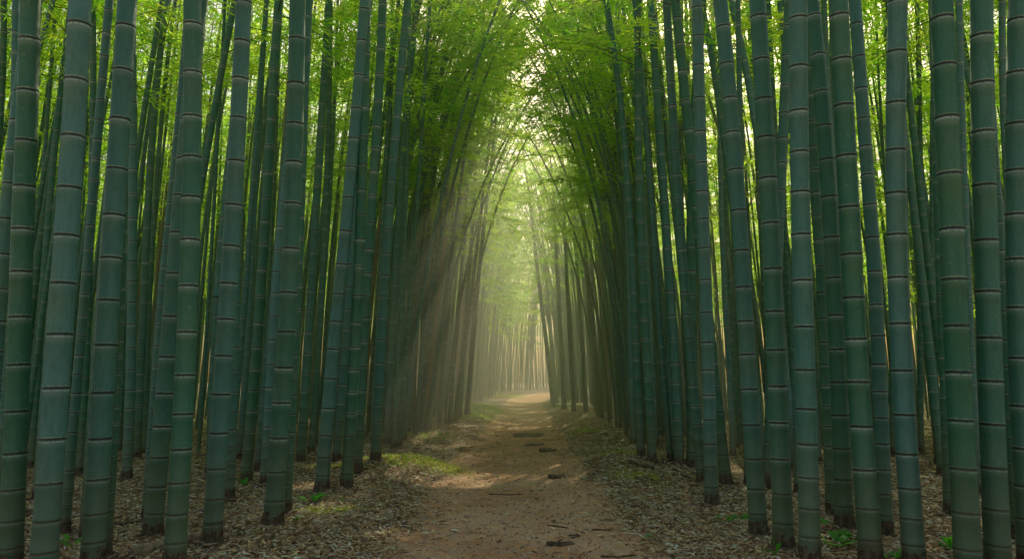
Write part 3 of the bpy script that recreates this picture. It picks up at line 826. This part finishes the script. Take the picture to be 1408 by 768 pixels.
stick('stick', 'slim twig lying beside the small squarish slab', 'stick', [(745, 604), (758, 605), (774, 603)], .006, M_BARK, GS)
GT = 'fallen sticks under the bamboos'
stick('fallen_branch', 'dark crooked branch on the bank beside the far bark flake', 'branch', [(801, 597), (816, 596), (838, 600)], .018, M_BARK, GT)
stick('fallen_branch', 'rotten branch stub pointing at the roots of the close row', 'branch', [(864, 636), (880, 641), (900, 645)], .022, M_BARK, GT)
stick('fallen_branch', 'thin dark branch along the lower edge of the green patch', 'branch', [(873, 659), (886, 658), (899, 660)], .014, M_BARK, GT)
stick('fallen_branch', 'pale bent root-like branch curling out of the dark clump', 'branch', [(934, 638), (944, 646), (956, 652)], .022, M_LOG, GT)
stick('fallen_branch', 'long dark branch crossing behind the pale bent one', 'branch', [(905, 633), (925, 644), (960, 663)], .014, M_BARK, GT)
stick('fallen_branch', 'slim forked-looking twig reaching from a bamboo foot', 'branch', [(1034, 728), (1020, 740), (1003, 746)], .007, M_LOG, GT)
stick('fallen_branch', 'straight greenish cane lying flat between the thick bamboos', 'branch', [(1128, 740), (1180, 741), (1250, 742), (1330, 743)], .008, M_TWIG, GT)
stick('fallen_branch', 'long weathered cane lying level behind the bamboo feet', 'branch', [(182, 676), (250, 677), (310, 676), (372, 677)], .013, M_BARK, GT)
stick('fallen_branch', 'short dark branch lying by the leaning pair of bamboos', 'branch', [(152, 724), (172, 722), (189, 719)], .014, M_BARK, GT)
stick('fallen_branch', 'thick dark stub between the two thickest bamboos', 'branch', [(28, 709), (42, 710), (54, 711)], .026, M_BARK, GT)
stick('fallen_branch', 'curving pale twig on the litter in front of the bent bamboo', 'branch', [(360, 752), (385, 742), (418, 731)], .006, M_LOG, GT)
stick('fallen_branch', 'small curved twig right beside the curving pale one', 'branch', [(365, 768), (378, 757), (390, 748)], .005, M_LOG, GT)
lg = stick('fallen_log', 'thick brown fallen log lying at the foot of the green bamboo', 'log', [(178, 768), (215, 757), (246, 749), (276, 742)], .034, M_LOG, None, n=14)

# ------------------------------------------------------------------ little green plants
def plant(label, px, py, size, nl, seed, up=.9):
    p = ground_at(px, py); s = size * 1.5 / F0 * p.length
    r = np.random.default_rng(seed)
    VV, QQ, AA, n0 = [], [], [], 0
    ST, SQ, s0 = [], [], 0
    for i in range(nl):
        a = r.random() * 6.28; el = r.uniform(.45, up + .35); l = s * r.uniform(.6, 1.1); w = l * r.uniform(.24, .36)
        d = np.array([math.cos(a) * math.cos(el), math.sin(a) * math.cos(el), math.sin(el)])
        sd = np.array([-math.sin(a), math.cos(a), 0])
        b0 = np.array([0, 0, -.005]) + d * l * .28 * r.random()
        v, q = tube(np.stack([np.array([0, 0, -.01]), b0 * .5 + d * l * .1, b0 + d * l * .2]), np.array([.012, .009, .006]) * s, 6, cap=False)
        ST.append(v); SQ.append(q + s0); s0 += len(v)
        V = []
        m = 6
        for k in range(m + 1):
            t = k / m; c = b0 + d * l * (.2 + t * .8) - np.array([0, 0, 1]) * l * .30 * t * t
            ww = w * math.sin(math.pi * min(1, t ** .8 * .96 + .04)) * .5 + .0004
            V += [c - sd * ww + [0, 0, ww * .3], c, c + sd * ww + [0, 0, ww * .3]]
        V = np.array(V)
        Q = []
        for k in range(m):
            for e in range(2): Q.append((k * 3 + e, k * 3 + e + 1, k * 3 + 4 + e, k * 3 + 3 + e))
        VV.append(V); QQ.append(np.array(Q) + n0); n0 += len(V); AA.append(np.full((len(V), 3), r.uniform(.0, .7)))
    root = link('seedling', None); root.location = p
    tag(root, label, 'plant', 'small green seedlings on the forest floor')
    link('leaf_rosette', mesh_np('leaf_rosette', np.vstack(VV), np.vstack(QQ), M_SEED, attrs=np.vstack(AA)), root)
    link('stalk', mesh_np('stalk', np.vstack(ST), np.vstack(SQ), M_TWIG), root)
M_SEED = leaf_material('seedling_leaf', (.05, .26, .02), (.11, .34, .04), (.10, .50, .03), (.22, .62, .05), .5)
plant('bright green seedling at the foot of the blue-grey bamboo near the sunlit bank', 432, 692, 17, 11, 1)
plant('small green seedling by the foot of the dark green leaning bamboo', 335, 668, 10, 8, 2)
plant('low pale green sprout on litter between path and bamboos', 470, 690, 8, 7, 3, .5)
plant('lone green seedling behind the thickest blue-grey bamboo', 98, 752, 13, 6, 4, .6)
plant('broad-leaved seedling at the dark foot of the ringed bamboo', 1068, 762, 20, 4, 5, 1.1)
plant('leafy green seedling beside the fallen cane', 1150, 752, 20, 12, 6, .5)
plant('spreading seedling touching the greenish cane', 1172, 742, 16, 12, 7, .5)
plant('small seedling hiding behind the dark-footed bamboo', 1137, 722, 12, 8, 8, .6)
plant('bright low seedling cut by the front edge of the ground', 1224, 770, 20, 12, 9, .45)
plant('grassy seedling between the two stoutest bamboos', 1308, 757, 16, 14, 10, 1.2)
plant('flat green seedling on litter before the bent bamboo', 998, 717, 13, 12, 11, .4)
plant('sprig of green behind the pale twig', 1023, 716, 10, 9, 12, .6)
plant('small yellow-green sprout at the litter edge near the path', 890, 738, 8, 8, 13, .5)
plant('tiny green sprout beside the mossy patch', 402, 716, 9, 9, 14, .4)

# ------------------------------------------------------------------ render settings
scene.view_settings.view_transform = 'Standard'; scene.view_settings.look = 'None'
scene.view_settings.exposure = 0; scene.view_settings.gamma = 1
scene.render.engine = 'CYCLES'
cy = scene.cycles
cy.max_bounces = 9; cy.diffuse_bounces = 6; cy.glossy_bounces = 2; cy.transmission_bounces = 4; cy.transparent_max_bounces = 4; cy.volume_bounces = 1
cy.sample_clamp_indirect = 4.0
cy.use_denoising = True
